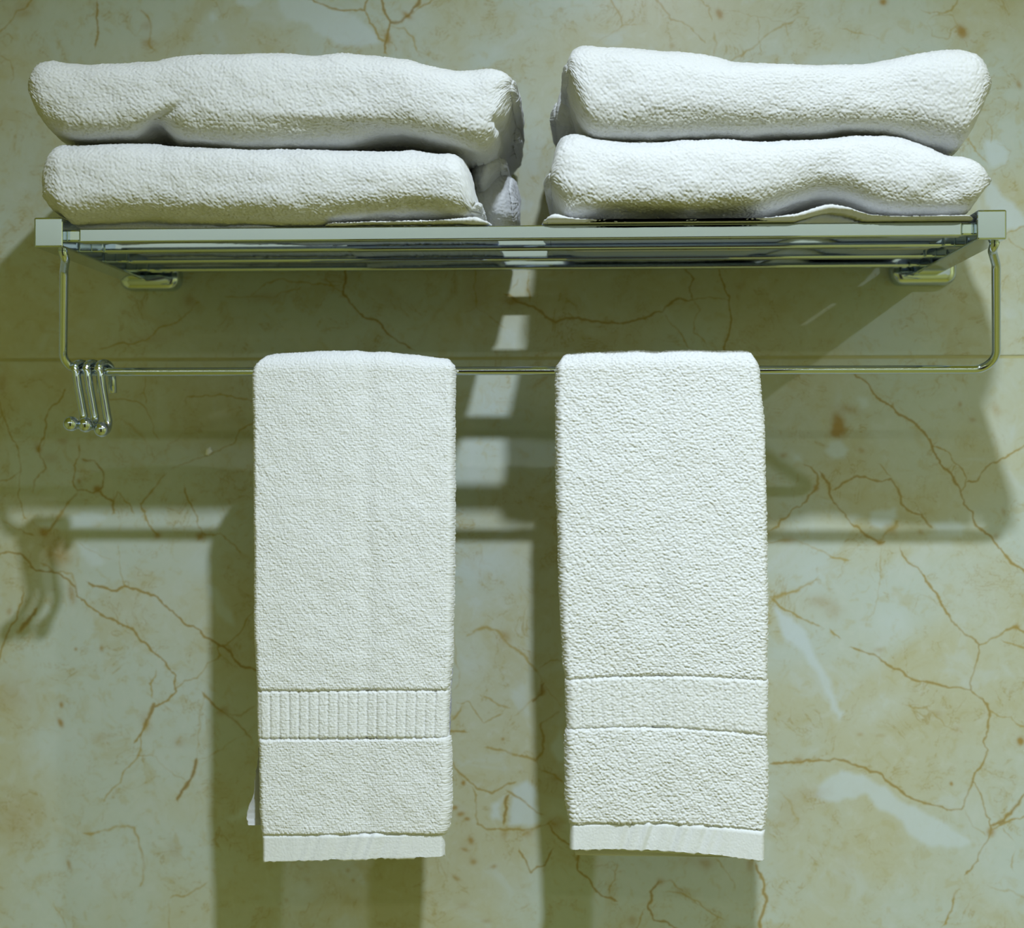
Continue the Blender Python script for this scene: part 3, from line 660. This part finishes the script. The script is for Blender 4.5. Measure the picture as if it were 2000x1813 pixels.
ARM = {}
for side, (xa, xb, ya, yb, pxa, pxb, pyb) in {'l': (66, 122, 424.5, 483, 231, 349, 567), 'r': (1908.5, 1966.5, 409.5, 468, 1742, 1871, 556)}.items():
    a = P(xa, (ya + yb) / 2, DF); b = P(xb, (ya + yb) / 2, DF)
    zt = PZ((xa + xb) / 2, ya, DF); zb = PZ((xa + xb) / 2, yb, DF)
    ARM[side] = (a[0], b[0], zb, zt)
    arm = sbox('arm', (a[0], -DF, zb), (b[0], -0.0115, zt), 0.0012)
    pl = PX(pxa, pyb, 0.012); pr = PX(pxb, pyb, 0.012)
    pz = PZ((pxa + pxb) / 2, pyb, 0.010)
    zc = (zb + zt) / 2
    hh = zc - pz
    # wall plate: rounded rectangle with a domed rim
    xc, hw = (pl + pr) / 2, (pr - pl) / 2
    ring = []
    rc = 0.009
    for (inset, y) in ((0.0, 0.0), (0.0, -0.007), (0.0008, -0.0095), (0.0025, -0.0118), (0.006, -0.0125)):
        r_ = max(rc - inset, 0.002); w_, h_ = hw - inset, hh - inset
        pts = []
        for (sx, sz, a0) in ((1, 1, 0), (-1, 1, 90), (-1, -1, 180), (1, -1, 270)):
            for s in range(7):
                an = math.radians(a0 + s * 15)
                pts.append((xc + sx * (w_ - r_) + r_ * math.cos(an), y, zc + sz * (h_ - r_) + r_ * math.sin(an)))
        ring.append(pts)
    V = np.array(ring).reshape(-1, 3) - SH
    faces = [tuple(int(k) for k in q) for q in grid_quads(5, 28, True)] + [tuple(4 * 28 + k for k in range(28))]
    me = poly_mesh('wall_plate', V, faces, True)
    obj('wall_plate', me, shelf, M_CHROME)

# slats: front faces at these distances from the wall
SLAT_D = [0.190, 0.143, 0.090, 0.041]
z_l, z_r = PZ(160, 459.5, SLAT_D[0]), PZ(1880, 447.5, SLAT_D[0])
SLAT_Z = (z_l + z_r) / 2
SLAT_H = 0.0090
SLAT_TOP = SLAT_Z + SLAT_H / 2
il, ir = ARM['l'][1], ARM['r'][0]
for k, d in enumerate(SLAT_D):
    dep = 0.0085
    s = sbox('slat', (il + 0.0085, -d, SLAT_Z - SLAT_H / 2), (ir - 0.0075, -d + dep, SLAT_TOP), 0.0009 if k == 0 else 0.0016)
    for (xa, xb) in ((il - 0.0005, il + 0.0088), (ir - 0.0078, ir + 0.0005)):
        sbox('connector', (xa, -d + 0.0006, SLAT_Z - SLAT_H / 2 + 0.0006), (xb, -d + dep - 0.0006, SLAT_TOP - 0.0006), 0.0012, M_CHROME2, s)

# rail hung under the arms
DR = 0.122
RAIL_R = 0.0029
lt = P(128, 512, 0.150); rt = P(1938, 492, 0.150)
lb = P(123, 725, DR); rb = P(1946, 723.5, DR)
RZ = (lb[2] + rb[2]) / 2
lb[2] = rb[2] = RZ
RAIL = (-DR, RZ)
path = round_path([P(121, 486, .183), P(128, 508, .175), P(125, 529, .166), lb, rb, P(1945.5, 517, .166), P(1938, 490, .175), P(1944, 471, .183)],
                  [0.007, 0.012, 0.013, 0.013, 0.012, 0.007], 10)
obj('towel_rail', tube_mesh('towel_rail', path - SH, RAIL_R, 24), shelf, M_CHROME)

# ------------------------------------------------------------------ hooks on the rail
def make_hook(px, stem_px, bot_px, bot_py, fwd, yaw, label):
    x = PX(px, 724, DR)
    base = np.array([x, -DR, RZ])
    t = thing('rail_hook', label, 'hook', base, 'chrome hooks on the rail')
    R = RAIL_R + 0.0029 + 0.0003
    r = 0.0029
    zb = PZ(bot_px, bot_py, DR + 0.01) - RZ
    pts = [(0.004 if True else 0, R, -0.0145), (0.0035, R, -0.005), (0.003, R, 0.0)]
    for s in range(1, 12):
        an = math.pi * s / 12
        pts.append((0.003 * math.cos(an), R * math.cos(an), R * math.sin(an)))
    xb = PX(bot_px, bot_py, DR + 0.01) - x
    xs = PX(stem_px, 731, DR + 0.006) - x
    pts += [(xs, -R, 0.0), (xs, -R, -0.004)]
    for s in range(1, 5): pts.append((xs + (xb - xs) * s / 5, -R, -0.004 + (zb + 0.010) * s / 5 ))
    bend = 0.007
    for s in range(0, 8):
        an = math.pi / 2 * s / 7
        pts.append((xb + math.sin(yaw) * bend * (1 - math.cos(an)), -R - bend * (1 - math.cos(an)), zb + bend - bend * math.sin(an)))
    bx = xb + math.sin(yaw) * fwd; by = -R - fwd
    pts.append((bx, by, zb + 0.0008))
    obj('wire', tube_mesh('wire', np.array(pts), r, 16), t, M_CHROME)
    bm = bmesh.new(); bmesh.ops.create_uvsphere(bm, u_segments=28, v_segments=18, radius=0.0052)
    for v in bm.verts: v.co += Vector((bx, by, zb + 0.0008))
    for f in bm.faces: f.smooth = True
    me = bpy.data.meshes.new('ball_tip'); bm.to_mesh(me); bm.free()
    obj('ball_tip', me, t, M_CHROME)
    return t
make_hook(158, 150, 160, 831, 0.020, -0.10, 'chrome ball-tipped hook on the rail, nearest the bend of the rail')
make_hook(181, 172, 182, 833, 0.017, -0.05, 'middle one of the three chrome ball-tipped hooks on the rail')
make_hook(204, 197, 208, 842, 0.014, 0.0, 'chrome ball-tipped hook on the rail, nearest the hanging towels')

# ------------------------------------------------------------------ small chip on the wall
bm = bmesh.new(); bmesh.ops.create_icosphere(bm, subdivisions=2, radius=1.0)
r_ = random.Random(3)
for v in bm.verts:
    k = 0.75 + 0.5 * r_.random()
    v.co = Vector((v.co.x * 0.0022 * k, min(v.co.y, 0.1) * 0.0022 * k, v.co.z * 0.0034 * k))
me = bpy.data.meshes.new('plaster_chip'); bm.to_mesh(me); bm.free()
o = obj('plaster_chip', me, None, plain('white_plaster', (0.85, 0.86, 0.84), 0.5, var=0.05, scale=400), tuple(P(408, 882, 0.0003)))
o.rotation_euler = (0, math.radians(28), 0)
tag(o, 'tiny white chip stuck on the marble wall below the rail', 'wall chip')

# ------------------------------------------------------------------ folded towels
def curve(pts, x):
    pts = sorted(pts)
    xs = np.array([p[0] for p in pts], float); ys = np.array([p[1] for p in pts], float)
    y = np.interp(x, xs, ys)
    return y
def smooth1(a, k):
    if k < 1: return a
    w = np.hanning(2 * k + 3)[1:-1]; w /= w.sum()
    return np.convolve(np.pad(a, k + 0, mode='edge'), w, 'valid')[:len(a)] if len(w) == 2 * k + 1 else a

def fold_mesh(name, top, bot, Df, R, Dback, origin, seed, step=0.00052, dents=(), pitch=(0.0021, 0.0015), amp=0.0010, end_r=0.016, q=0.70,
              zfloor=None, coarse=False, front_arc=100, skew=0.0):
    xpx0 = max(min(p[0] for p in top), min(p[0] for p in bot)); xpx1 = min(max(p[0] for p in top), max(p[0] for p in bot))
    Dref = Df - 0.55 * R
    xw0, xw1 = PX(xpx0, 250, Dref), PX(xpx1, 250, Dref)
    n = max(12, int((xw1 - xw0) / step))
    pxs = np.linspace(xpx0, xpx1, n)
    k = int(0.0035 / step)
    tp = smooth1(curve(top, pxs), k); bp = smooth1(curve(bot, pxs), k)
    wt = Parr(pxs, tp, Dref); wb = Parr(pxs, bp, Dref)
    X = (wt[:, 0] + wb[:, 0]) / 2
    zt, zb = wt[:, 2], wb[:, 2]
    if zfloor is not None: zb = np.maximum(zb, zfloor)
    # rounded plan at the ends
    d_end = np.minimum(X - X[0], X[-1] - X)
    tt = np.clip(1 - d_end / end_r, 0, 1)
    rec = end_r * 0.8 * (1 - np.sqrt(np.clip(1 - tt ** 2, 0, 1)))
    zc = (zt + zb) / 2; H = (zt - zb) / 2
    arc = (zt - zb).max() + 1.2 * R
    nv = max(12, int(arc / step))
    th = np.linspace(-math.radians(front_arc), math.radians(front_arc), 4001)
    hm = float(np.median(H))
    fz = hm * np.sign(np.sin(th)) * np.abs(np.sin(th)) ** q; fy = R * np.sign(np.cos(th)) * np.abs(np.cos(th)) ** q
    cl = np.concatenate([[0], np.cumsum(np.hypot(np.diff(fz), np.diff(fy)))])
    th = np.interp(np.linspace(0, cl[-1], nv), cl, th)
    sn = np.sign(np.sin(th)) * np.abs(np.sin(th)) ** q
    cs = np.sign(np.cos(th)) * np.abs(np.cos(th)) ** q
    Y = -(Df - rec[:, None] - R + R * cs[None, :])
    Z = zc[:, None] + H[:, None] * sn[None, :]
    XX = np.broadcast_to(X[:, None], Y.shape).copy()
    XX += skew * (Y + Df)
    G = np.stack([XX, Y, Z], -1)
    N = grid_normals(G)
    if N[n // 2, nv // 2, 1] > 0: N = -N
    # arc length coordinate
    seg = np.linalg.norm(np.diff(G[n // 2], axis=0), axis=1); vv = np.concatenate([[0], np.cumsum(seg)])
    U = np.broadcast_to(X[:, None], Y.shape); Vc = np.broadcast_to(vv[None, :], Y.shape)
    h = 0.0042 * vnoise(U / 0.060, Vc / 0.045, seed) + 0.0020 * vnoise(U / 0.021, Vc / 0.017, seed + 3) + 0.0008 * vnoise(U / 0.008, Vc / 0.006, seed + 5)
    for (dx, dy, sx, sy, an, a) in dents:
        c = P(dx, dy, Df)
        du = (G[..., 0] - c[0]) * 3060; dz = -(G[..., 2] - c[2]) * 3060
        u = du * math.cos(an) + dz * math.sin(an); v = -du * math.sin(an) + dz * math.cos(an)
        h = h + a * 0.001 * np.exp(-(u / sx) ** 2 - (v / sy) ** 2)
    edge = np.clip((math.radians(front_arc) - np.abs(th)) / 0.3, 0, 1)[None, :]
    h = h * (0.35 + 0.65 * edge)
    w = U + 0.0006 * vnoise(U / .004, Vc / .004, seed + 8)
    tl = terry(w, Vc, pitch[0], pitch[1], seed)
    h = h + amp * (tl - 0.55) + 0.00035 * vnoise(U / 0.0009, Vc / 0.0009, seed + 9)
    G = G + N * h[..., None]
    if zfloor is not None: G[..., 2] = np.maximum(G[..., 2], zfloor)
    # closing loop: along the top to the back, down, and forward
    nb = 10
    a = G[:, -1]; b = G[:, 0]
    back = []
    for s in range(1, nb + 1):
        f = s / nb
        p = a.copy(); p[:, 1] = a[:, 1] + (-Dback - a[:, 1]) * f; p[:, 2] = a[:, 2] - 0.004 * f * f; back.append(p)
    for s in range(1, 4):
        f = s / 4
        p = a.copy(); p[:, 1] = -Dback + 0.004 * math.sin(math.pi * f); p[:, 2] = (a[:, 2] - .004) * (1 - f) + b[:, 2] * f; back.append(p)
    for s in range(0, nb):
        f = 1 - s / nb
        p = b.copy(); p[:, 1] = b[:, 1] + (-Dback - b[:, 1]) * f; back.append(p)
    G = np.concatenate([G, np.stack(back, 1)], 1)
    # pillow end caps
    def cap(row, sgn):
        c = row.mean(0); out = []
        for s in range(1, 41):
            f = s / 40 * math.pi / 2
            p = c + (row - c) * max(math.cos(f), 0.02)
            p[:, 0] = row[:, 0] * math.cos(f) + c[0] * (1 - math.cos(f)) + sgn * 0.0045 * math.sin(f)
            p[:, 0] += 0.0007 * vnoise(p[:, 1] / .0018, p[:, 2] / .0018, seed) + 0.0016 * vnoise(p[:, 1] / .012, p[:, 2] / .009, seed + 1)
            out.append(p)
        return out
    G = np.concatenate([np.stack(cap(G[0], -1)[::-1]), G, np.stack(cap(G[-1], 1))], 0)
    n2, m2 = G.shape[:2]
    Q = grid_quads(n2, m2, True)
    return raw_mesh(name, G.reshape(-1, 3) - origin, Q[:, ::-1])

def slab_fold(name, pts_l, pts_r, Df, Dback, y_top, y_bot, origin, seed, **kw):
    """plain rear part of a folded towel seen end-on between the stacks"""
    top = [(pts_l, y_top[0]), (pts_r, y_top[1])]; bot = [(pts_l, y_bot[0]), (pts_r, y_bot[1])]
    return fold_mesh(name, top, bot, Df, 0.016, Dback, origin, seed, step=0.0011, front_arc=95, end_r=0.010, **kw)

FLOORZ = SLAT_TOP + 0.0006
UL_T = [(64,160),(66,140),(72,126),(85,119),(110,116),(140,119),(160,121),(260,118),(310,114),(345,103),(390,99),(440,101),(500,96),(550,97),(590,104),(625,108),(665,103),(720,107),(780,112),(850,122),(890,131),(920,133),(965,129),(985,136),(998,155)]
UL_B = [(64,188),(67,212),(76,236),(90,254),(104,266),(140,278),(200,277),(240,274),(300,276),(380,280),(500,286),(600,285),(680,281),(740,274),(790,274),(850,286),(900,297),(930,303),(950,300),(968,285),(978,255),(990,225),(998,190)]
LL_T = [(96,345),(100,315),(106,300),(113,290),(126,285),(150,287),(200,284),(290,281),(330,284),(420,287),(500,288),(600,288),(720,292),(800,296),(860,303),(884,306),(900,316),(912,345),(920,380),(927,398)]
LL_B = [(96,400),(104,417),(124,421),(134,437),(150,443),(500,443),(850,443),(900,440),(918,436),(927,425)]
UR_T = [(1106,135),(1108,107),(1115,93),(1130,86),(1165,87),(1210,88),(1260,95),(1300,101),(1360,106),(1400,112),(1430,120),(1470,124),(1500,121),(1600,119),(1700,118),(1760,110),(1800,106),(1840,98),(1870,98),(1895,102),(1912,117),(1924,140)]
UR_B = [(1106,155),(1112,182),(1120,210),(1130,232),(1140,252),(1150,266),(1170,272),(1200,272),(1240,272),(1260,273),(1300,271),(1350,269),(1450,270),(1560,266),(1650,262),(1720,262),(1770,272),(1800,280),(1830,291),(1850,297),(1868,298),(1884,288),(1900,260),(1914,222),(1924,188)]
LR_T = [(1075,345),(1079,315),(1087,278),(1099,263),(1115,260),(1135,264),(1160,273),(1200,275),(1290,276),(1340,271),(1440,271),(1500,272),(1580,268),(1650,264),(1730,264),(1770,273),(1810,288),(1840,300),(1878,302),(1900,311),(1915,326),(1924,344)]
LR_B = [(1075,365),(1080,385),(1090,410),(1100,428),(1120,438),(1200,440),(1400,438),(1480,432),(1550,416),(1600,404),(1640,406),(1700,418),(1760,425),(1850,428),(1885,424),(1905,405),(1918,385),(1924,365)]

def towel(label, px, py, D):
    o = P(px, py, D); o[1] = -0.10
    return thing('folded_towel', label, 'towel', o, 'folded bath towels on the shelf'), o

TW = (0.0024, 0.00135)
t, o = towel('folded white terry towel lowest in the stack at the hook end of the shelf', 510, 441, .19)
obj('front_fold', fold_mesh('front_fold', LL_T, LL_B, 0.212, 0.038, 0.035, o, 1, zfloor=FLOORZ, pitch=TW,
    dents=((230, 425, 90, 30, 0, -3), (800, 415, 110, 28, 0, -4), (480, 430, 120, 20, 0, -2), (880, 340, 30, 60, 0, 2)), skew=0.0), t, M_TERRY)
obj('rear_fold', fold_mesh('rear_fold', [(880, 318), (940, 310), (985, 316), (999, 340)], [(880, 440), (940, 441), (985, 440), (999, 432)], 0.125, 0.03, 0.03, o, 21, zfloor=FLOORZ, step=0.00065), t, M_TERRY)
obj('hem_edge', fold_mesh('hem_edge', [(640, 440), (720, 435), (860, 430), (925, 424), (946, 435)], [(640, 441), (720, 441), (860, 441), (925, 441), (946, 441)], 0.200, 0.012, 0.06, o, 22, zfloor=FLOORZ, step=0.00065, end_r=0.006), t, M_TERRY)
t, o = towel('folded white terry towel on top of the stack at the hook end of the shelf', 510, 286, .19)
obj('front_fold', fold_mesh('front_fold', UL_T, UL_B, 0.212, 0.038, 0.035, o, 2, pitch=TW,
    dents=((285, 262, 45, 20, -.5, -11), (320, 222, 40, 9, -.5, -4), (185, 235, 60, 22, 0, 3), (700, 250, 150, 16, .1, -3), (600, 225, 150, 16, .05, 1.5), (975, 235, 16, 10, 0, -3), (985, 155, 16, 16, 0, 2))), t, M_TERRY)
obj('rear_fold', fold_mesh('rear_fold', [(885, 180), (960, 172), (990, 180), (1003, 215)], [(885, 300), (960, 303), (990, 300), (1003, 280)], 0.130, 0.03, 0.03, o, 23, step=0.00065), t, M_TERRY)
obj('inner_fold', fold_mesh('inner_fold', [(934, 292), (950, 290), (965, 294), (974, 306)], [(934, 362), (945, 362), (962, 340), (974, 324)], 0.160, 0.022, 0.06, o, 24, step=0.00065, end_r=0.02), t, M_TERRY)
t, o = towel('folded white terry towel lowest in the stack away from the hooks', 1500, 437, .19)
obj('front_fold', fold_mesh('front_fold', LR_T, LR_B, 0.212, 0.038, 0.035, o, 3, zfloor=FLOORZ, pitch=TW,
    dents=((1620, 385, 90, 40, 0, -6), (1300, 420, 200, 20, 0, -2), (1845, 370, 26, 26, 0, -3.5), (1800, 345, 50, 26, 0, 1.5), (1110, 385, 30, 20, 0, -2), (1450, 400, 120, 30, 0, -1))), t, M_TERRY)
LIP_T = [(1068, 433), (1076, 421), (1090, 421), (1112, 430), (1160, 434), (1300, 436), (1480, 433), (1550, 421), (1600, 406), (1622, 402), (1650, 405), (1700, 419), (1780, 427), (1860, 427), (1893, 429)]
LIP_B = [(1068, 437), (1076, 438), (1090, 439), (1160, 441), (1300, 441), (1480, 438), (1550, 427), (1600, 413), (1622, 409), (1650, 412), (1700, 426), (1780, 433), (1860, 433), (1893, 433)]
obj('hem_edge', fold_mesh('hem_edge', LIP_T, LIP_B, 0.208, 0.010, 0.09, o, 25, zfloor=FLOORZ, step=0.0007, end_r=0.006, amp=0.0006), t, M_TERRY)
t, o = towel('folded white terry towel on top of the stack away from the hooks', 1500, 270, .19)
obj('front_fold', fold_mesh('front_fold', UR_T, UR_B, 0.212, 0.038, 0.035, o, 4, pitch=TW,
    dents=((1450, 115, 120, 14, 0, -1.5), (1870, 150, 50, 60, 0, 1.5), (1860, 270, 30, 30, .5, -2))), t, M_TERRY)
obj('rear_fold', fold_mesh('rear_fold', [(1086, 200), (1092, 168), (1105, 150), (1250, 150)], [(1086, 236), (1092, 264), (1105, 270), (1250, 270)], 0.135, 0.03, 0.03, o, 26, step=0.00065), t, M_TERRY)

# ------------------------------------------------------------------ hanging hand towels
def hang_section(name, rows, le, re_, warp, origin, seed, step, pitch, amp, thick, rounding=0.0045, rib=0.0, groove=(), smudge=(), jit=0.38, var=0.5, closed=True, macro=1.0, edge_pts=9, seam0=False, seam1=False, fringe=0.0):
    """rows: list of (y, z, ny, nz, py) along the cloth; le/re_ px outlines by py; sheet grows from inner line by thick along the normal"""
    rows = np.array(rows, float)
    L = np.concatenate([[0], np.cumsum(np.linalg.norm(np.diff(rows[:, :2] + rows[:, 2:4] * thick, axis=0), axis=1))])
    nr = max(6, int(L[-1] / step))
    s = np.linspace(0, L[-1], nr)
    R = np.stack([np.interp(s, L, rows[:, k]) for k in range(5)], 1)
    R[:, 2:4] /= np.linalg.norm(R[:, 2:4], axis=1)[:, None]
    D = DR + 0.012
    k = max(1, int(0.003 / step))
    xl = smooth1(PX_arr(curve([(p[1], p[0]) for p in le], R[:, 4]), D), k)
    xr = smooth1(PX_arr(curve([(p[1], p[0]) for p in re_], R[:, 4]), D), k)
    wmax = (xr - xl).max()
    nc = max(10, int(wmax / step))
    ph = np.linspace(0, math.pi / 2, edge_pts)
    # profile across: normalised positions
    off_e = np.sin(ph); xe = 1 - np.cos(ph)
    tmid = np.linspace(0, 1, nc)[1:-1]
    m = 2 * edge_pts + len(tmid)
    Xc = np.zeros((nr, m)); Of = np.ones((nr, m))
    for a in range(edge_pts):
        Xc[:, a] = xl + rounding * xe[a]; Of[:, a] = off_e[a]
        Xc[:, m - 1 - a] = xr - rounding * xe[a]; Of[:, m - 1 - a] = off_e[a]
    Xc[:, edge_pts:m - edge_pts] = (xl + rounding)[:, None] + (xr - xl - 2 * rounding)[:, None] * tmid[None, :]
    xn = (Xc - xl[:, None]) / (xr - xl)[:, None]
    tk = np.full(nr, thick)
    rim = min(0.0035, L[-1] * 0.25)
    if seam0: tk = tk - 0.0016 * np.exp(-(s / 0.0011) ** 2)
    if seam1: tk = tk - 0.0016 * np.exp(-((L[-1] - s) / 0.0011) ** 2)
    offs = Of * tk[:, None]
    Yc = R[:, 0][:, None] + R[:, 2][:, None] * offs
    Zc = R[:, 1][:, None] + R[:, 3][:, None] * offs
    Zc = Zc - warp(xn, R[:, 4][:, None]) / 2872.0
    G = np.stack([Xc, Yc, Zc], -1)
    N = grid_normals(G)
    ref = np.array([0, R[nr // 2, 2], R[nr // 2, 3]])
    if (N[nr // 2, m // 2] * ref).sum() < 0: N = -N
    U = Xc.copy()
    U[:, :edge_pts] -= (rounding * 0.57 * (1 - off_e))[None, :]
    U[:, m - edge_pts:] += (rounding * 0.57 * (1 - off_e[::-1]))[None, :]
    V = np.broadcast_to(s[:, None], U.shape)
    h = macro * (0.0026 * vnoise(U / .075, V / .12, seed) + 0.0011 * vnoise(U / .025, V / .03, seed + 2) + 0.0006 * vnoise(U / .007, V / .008, seed + 4))
    for (gx, gw, gd) in groove:
        xw = PX(gx, 1100, D)
        h = h - gd * np.exp(-((U - xw + 0.0015 * vnoise(V / .05, V * 0, seed + 6)) / gw) ** 2)
    w = U + 0.0005 * vnoise(U / .004, V / .004, seed + 8)
    h = h + amp * (terry(w, V, pitch[0], pitch[1], seed, jit, 0.62, var) - 0.55) + amp * 0.45 * vnoise(U / 0.0008, V / 0.0008, seed + 9)
    if rib > 0:
        x_rel = (xn * 20.0)
        h = h - rib * np.exp(-(((x_rel % 1.0) - 0.5) / 0.13) ** 2) * (0.6 + 0.8 * (vnoise(x_rel, V / .01, seed) + .5))
    if fringe > 0:
        pleat = np.exp(-((xn - 0.5) / 0.28) ** 2)
        h = h + fringe * pleat * vnoise(U / .004 + V / 0.012, V / .06, seed + 12) * 2
    G = G + N * h[..., None]
    if fringe > 0:
        G[-1, :, 2] += 0.0022 * vnoise(U[-1] / .0022, U[-1] * 0, seed + 14)
    # inner side closes the sheet
    Q = grid_quads(nr, m)
    inner = np.stack([np.arange(nr - 1) * m, np.arange(1, nr) * m, np.arange(1, nr) * m + m - 1, np.arange(nr - 1) * m + m - 1], 1)
    faces_end = []
    Vv = G.reshape(-1, 3)
    # end closures: fold the last row back to the inner line
    def endrow(i):
        g = G[i].copy()
        g[:, 1] = R[i, 0]; g[:, 2] = R[i, 1] - warp(xn[i], R[i, 4]) / 2872.0
        return g
    n0 = len(Vv)
    Vv = np.vstack([Vv, endrow(0), endrow(nr - 1)])
    j = np.arange(m - 1)
    e0 = np.stack([n0 + j, n0 + j + 1, j + 1, j], 1)
    e1 = np.stack([(nr - 1) * m + j, (nr - 1) * m + j + 1, n0 + m + j + 1, n0 + m + j], 1)
    Q = np.vstack([Q, inner[:, ::-1], e0, e1])
    me = raw_mesh(name, Vv - origin, Q)
    return me

def PX_arr(px, D):
    px = np.asarray(px, float)
    return Parr(px, np.full(px.shape, 1000.0), D)[:, 0]

IN = RAIL_R + 0.0004
def front_rows(py0, py1, D=None, k=40):
    D = DR + IN if D is None else D
    out = []
    for py in np.linspace(py0, py1, k):
        out.append((-D, PZ(800, py, D + 0.01), -1, 0, py))
    return out
def over_rail(py_first, py_top):
    """from the back, over the rail to the front"""
    out = []
    for s in range(0, 25):
        a = math.pi * s / 24
        y = -DR + IN * math.cos(a); z = RZ + IN * math.sin(a)
        out.append((y, z, math.cos(a), math.sin(a), 724 - 46 * math.sin(a)))
    return out
def back_rows(py_bot, k=24):
    D = DR - IN
    return [(-D, PZ(800, py, D), 1, 0, py) for py in np.linspace(py_bot, 724, k)]

def hand_towel(label, le, re_, warp, seams, seed, pitch, amp, jit, var, rib, groove, back_bot, back_le, back_re, tex):
    s0, s1, s2, s3 = seams
    zc = PZ((le[0][0] + re_[0][0]) / 2, 724, DR)
    origin = np.array([PX((le[3][0] + re_[3][0]) / 2, 1000, DR), -DR, RZ])
    t = thing('hand_towel', label, 'towel', origin, 'white hand towels on the rail')
    nw = lambda xn, py: xn * 0
    st = 0.00046
    mk = lambda name, rows, **kw: obj(name, hang_section(name, rows, kw.pop('le', le), kw.pop('re_', re_), kw.pop('warp', warp), origin, kw.pop('seed'), kw.pop('step', st), kw.pop('pitch', pitch), kw.pop('amp', amp), kw.pop('thick', 0.0098), jit=jit, var=var, **kw), t, kw.get('mat', None) or M_TERRY_H)
    mk('pile_panel', over_rail(0, 0) + front_rows(727, s0), seed=seed, groove=groove, seam1=True)
    mk('ribbed_band', front_rows(s0 - 1.6, s1), seed=seed + 30, thick=0.0096, rib=rib, macro=0.5, groove=groove, seam0=True, seam1=True, amp=amp * 0.75)
    mk('pile_panel', front_rows(s1 - 1.6, s2), seed=seed + 60, groove=groove, seam0=True, seam1=True)
    h = obj('woven_hem', hang_section('woven_hem', front_rows(s2 - 2.0, s3), le, re_, warp, origin, seed + 90, st, (0.0011, 0.0011), 0.00030, 0.0086, rounding=0.003, jit=0.1, var=0.2, macro=0.4, fringe=tex, seam0=True), t, M_HEM)
    b = obj('back_panel', hang_section('back_panel', back_rows(back_bot), back_le, back_re, nw, origin, seed + 120, 0.0013, (0.003, 0.003), 0.0008, 0.0075), t, M_TERRY_H)
    return t

LE1 = [(508,676),(504,684),(497,694),(492,706),(489,740),(489,900),(490,1100),(491,1250),(496,1335),(498,1358),(499,1442),(500,1460),(503,1600),(506,1630),(509,1642),(509,1700)]
RE1 = [(884,676),(887,686),(891,696),(892,706),(890,750),(888,800),(887,1000),(884,1300),(880,1345),(879,1358),(876,1442),(878,1460),(878,1590),(874,1628),(868,1640),(867,1700)]
def warp1(xn, py):
    return -(xn - 0.15) * np.interp(py, [720, 1355, 1640, 1690], [0, 5, 8, 15]) + np.interp(py, [676, 700, 724], [1, .5, 0]) * 10 * np.abs(2 * xn - 0.9) ** 2.5
BL1 = [(492,724),(492,1300),(497,1430),(489,1520),(484,1560),(474,1580),(471,1600),(478,1625)]
BR1 = [(885,724),(880,1300),(868,1625)]
hand_towel('white terry hand towel with clear ribbed band, hanging next to the three hooks', LE1, RE1, warp1, (1353, 1448, 1637, 1687), 40,
           (0.00155, 0.00150), 0.00085, 0.22, 0.5, 0.0009, ((718, 0.0060, 0.0009),), 1616, BL1, BR1, 0.0016)
LE2 = [(1096,676),(1092,688),(1088,700),(1086,720),(1085,760),(1087,900),(1089,1000),(1095,1200),(1099,1300),(1104,1322),(1103,1335),(1106,1400),(1108,1420),(1104,1432),(1105,1560),(1110,1598),(1114,1612),(1112,1680)]
RE2 = [(1474,676),(1479,684),(1484,700),(1487,724),(1490,760),(1494,800),(1498,900),(1501,1000),(1503,1200),(1502,1315),(1503,1340),(1501,1415),(1505,1440),(1508,1540),(1502,1596),(1495,1612),(1494,1680)]
def warp2(xn, py):
    w = np.interp(py, [724, 1200, 1320], [0, 0.2, 1.0])
    return (-9 * (1 - (2 * xn - 1) ** 2) + xn * np.interp(py, [1320, 1425, 1610, 1660], [-2, 8, 10, 17])) * w + np.interp(py, [676, 700, 724], [1, .5, 0]) * (8 * (1 - xn) ** 3)
BL2 = [(1090,724),(1105,1300),(1125,1668)]
BR2 = [(1484,724),(1495,1300),(1489,1668)]
hand_towel('fluffy white terry hand towel with faint ribbed band, hanging farther from the hooks', LE2, RE2, warp2, (1328, 1424, 1609, 1658), 41,
           (0.0021, 0.0016), 0.0010, 0.36, 0.6, 0.0004, ((1285, 0.010, 0.0010),), 1666, BL2, BR2, 0.0018)
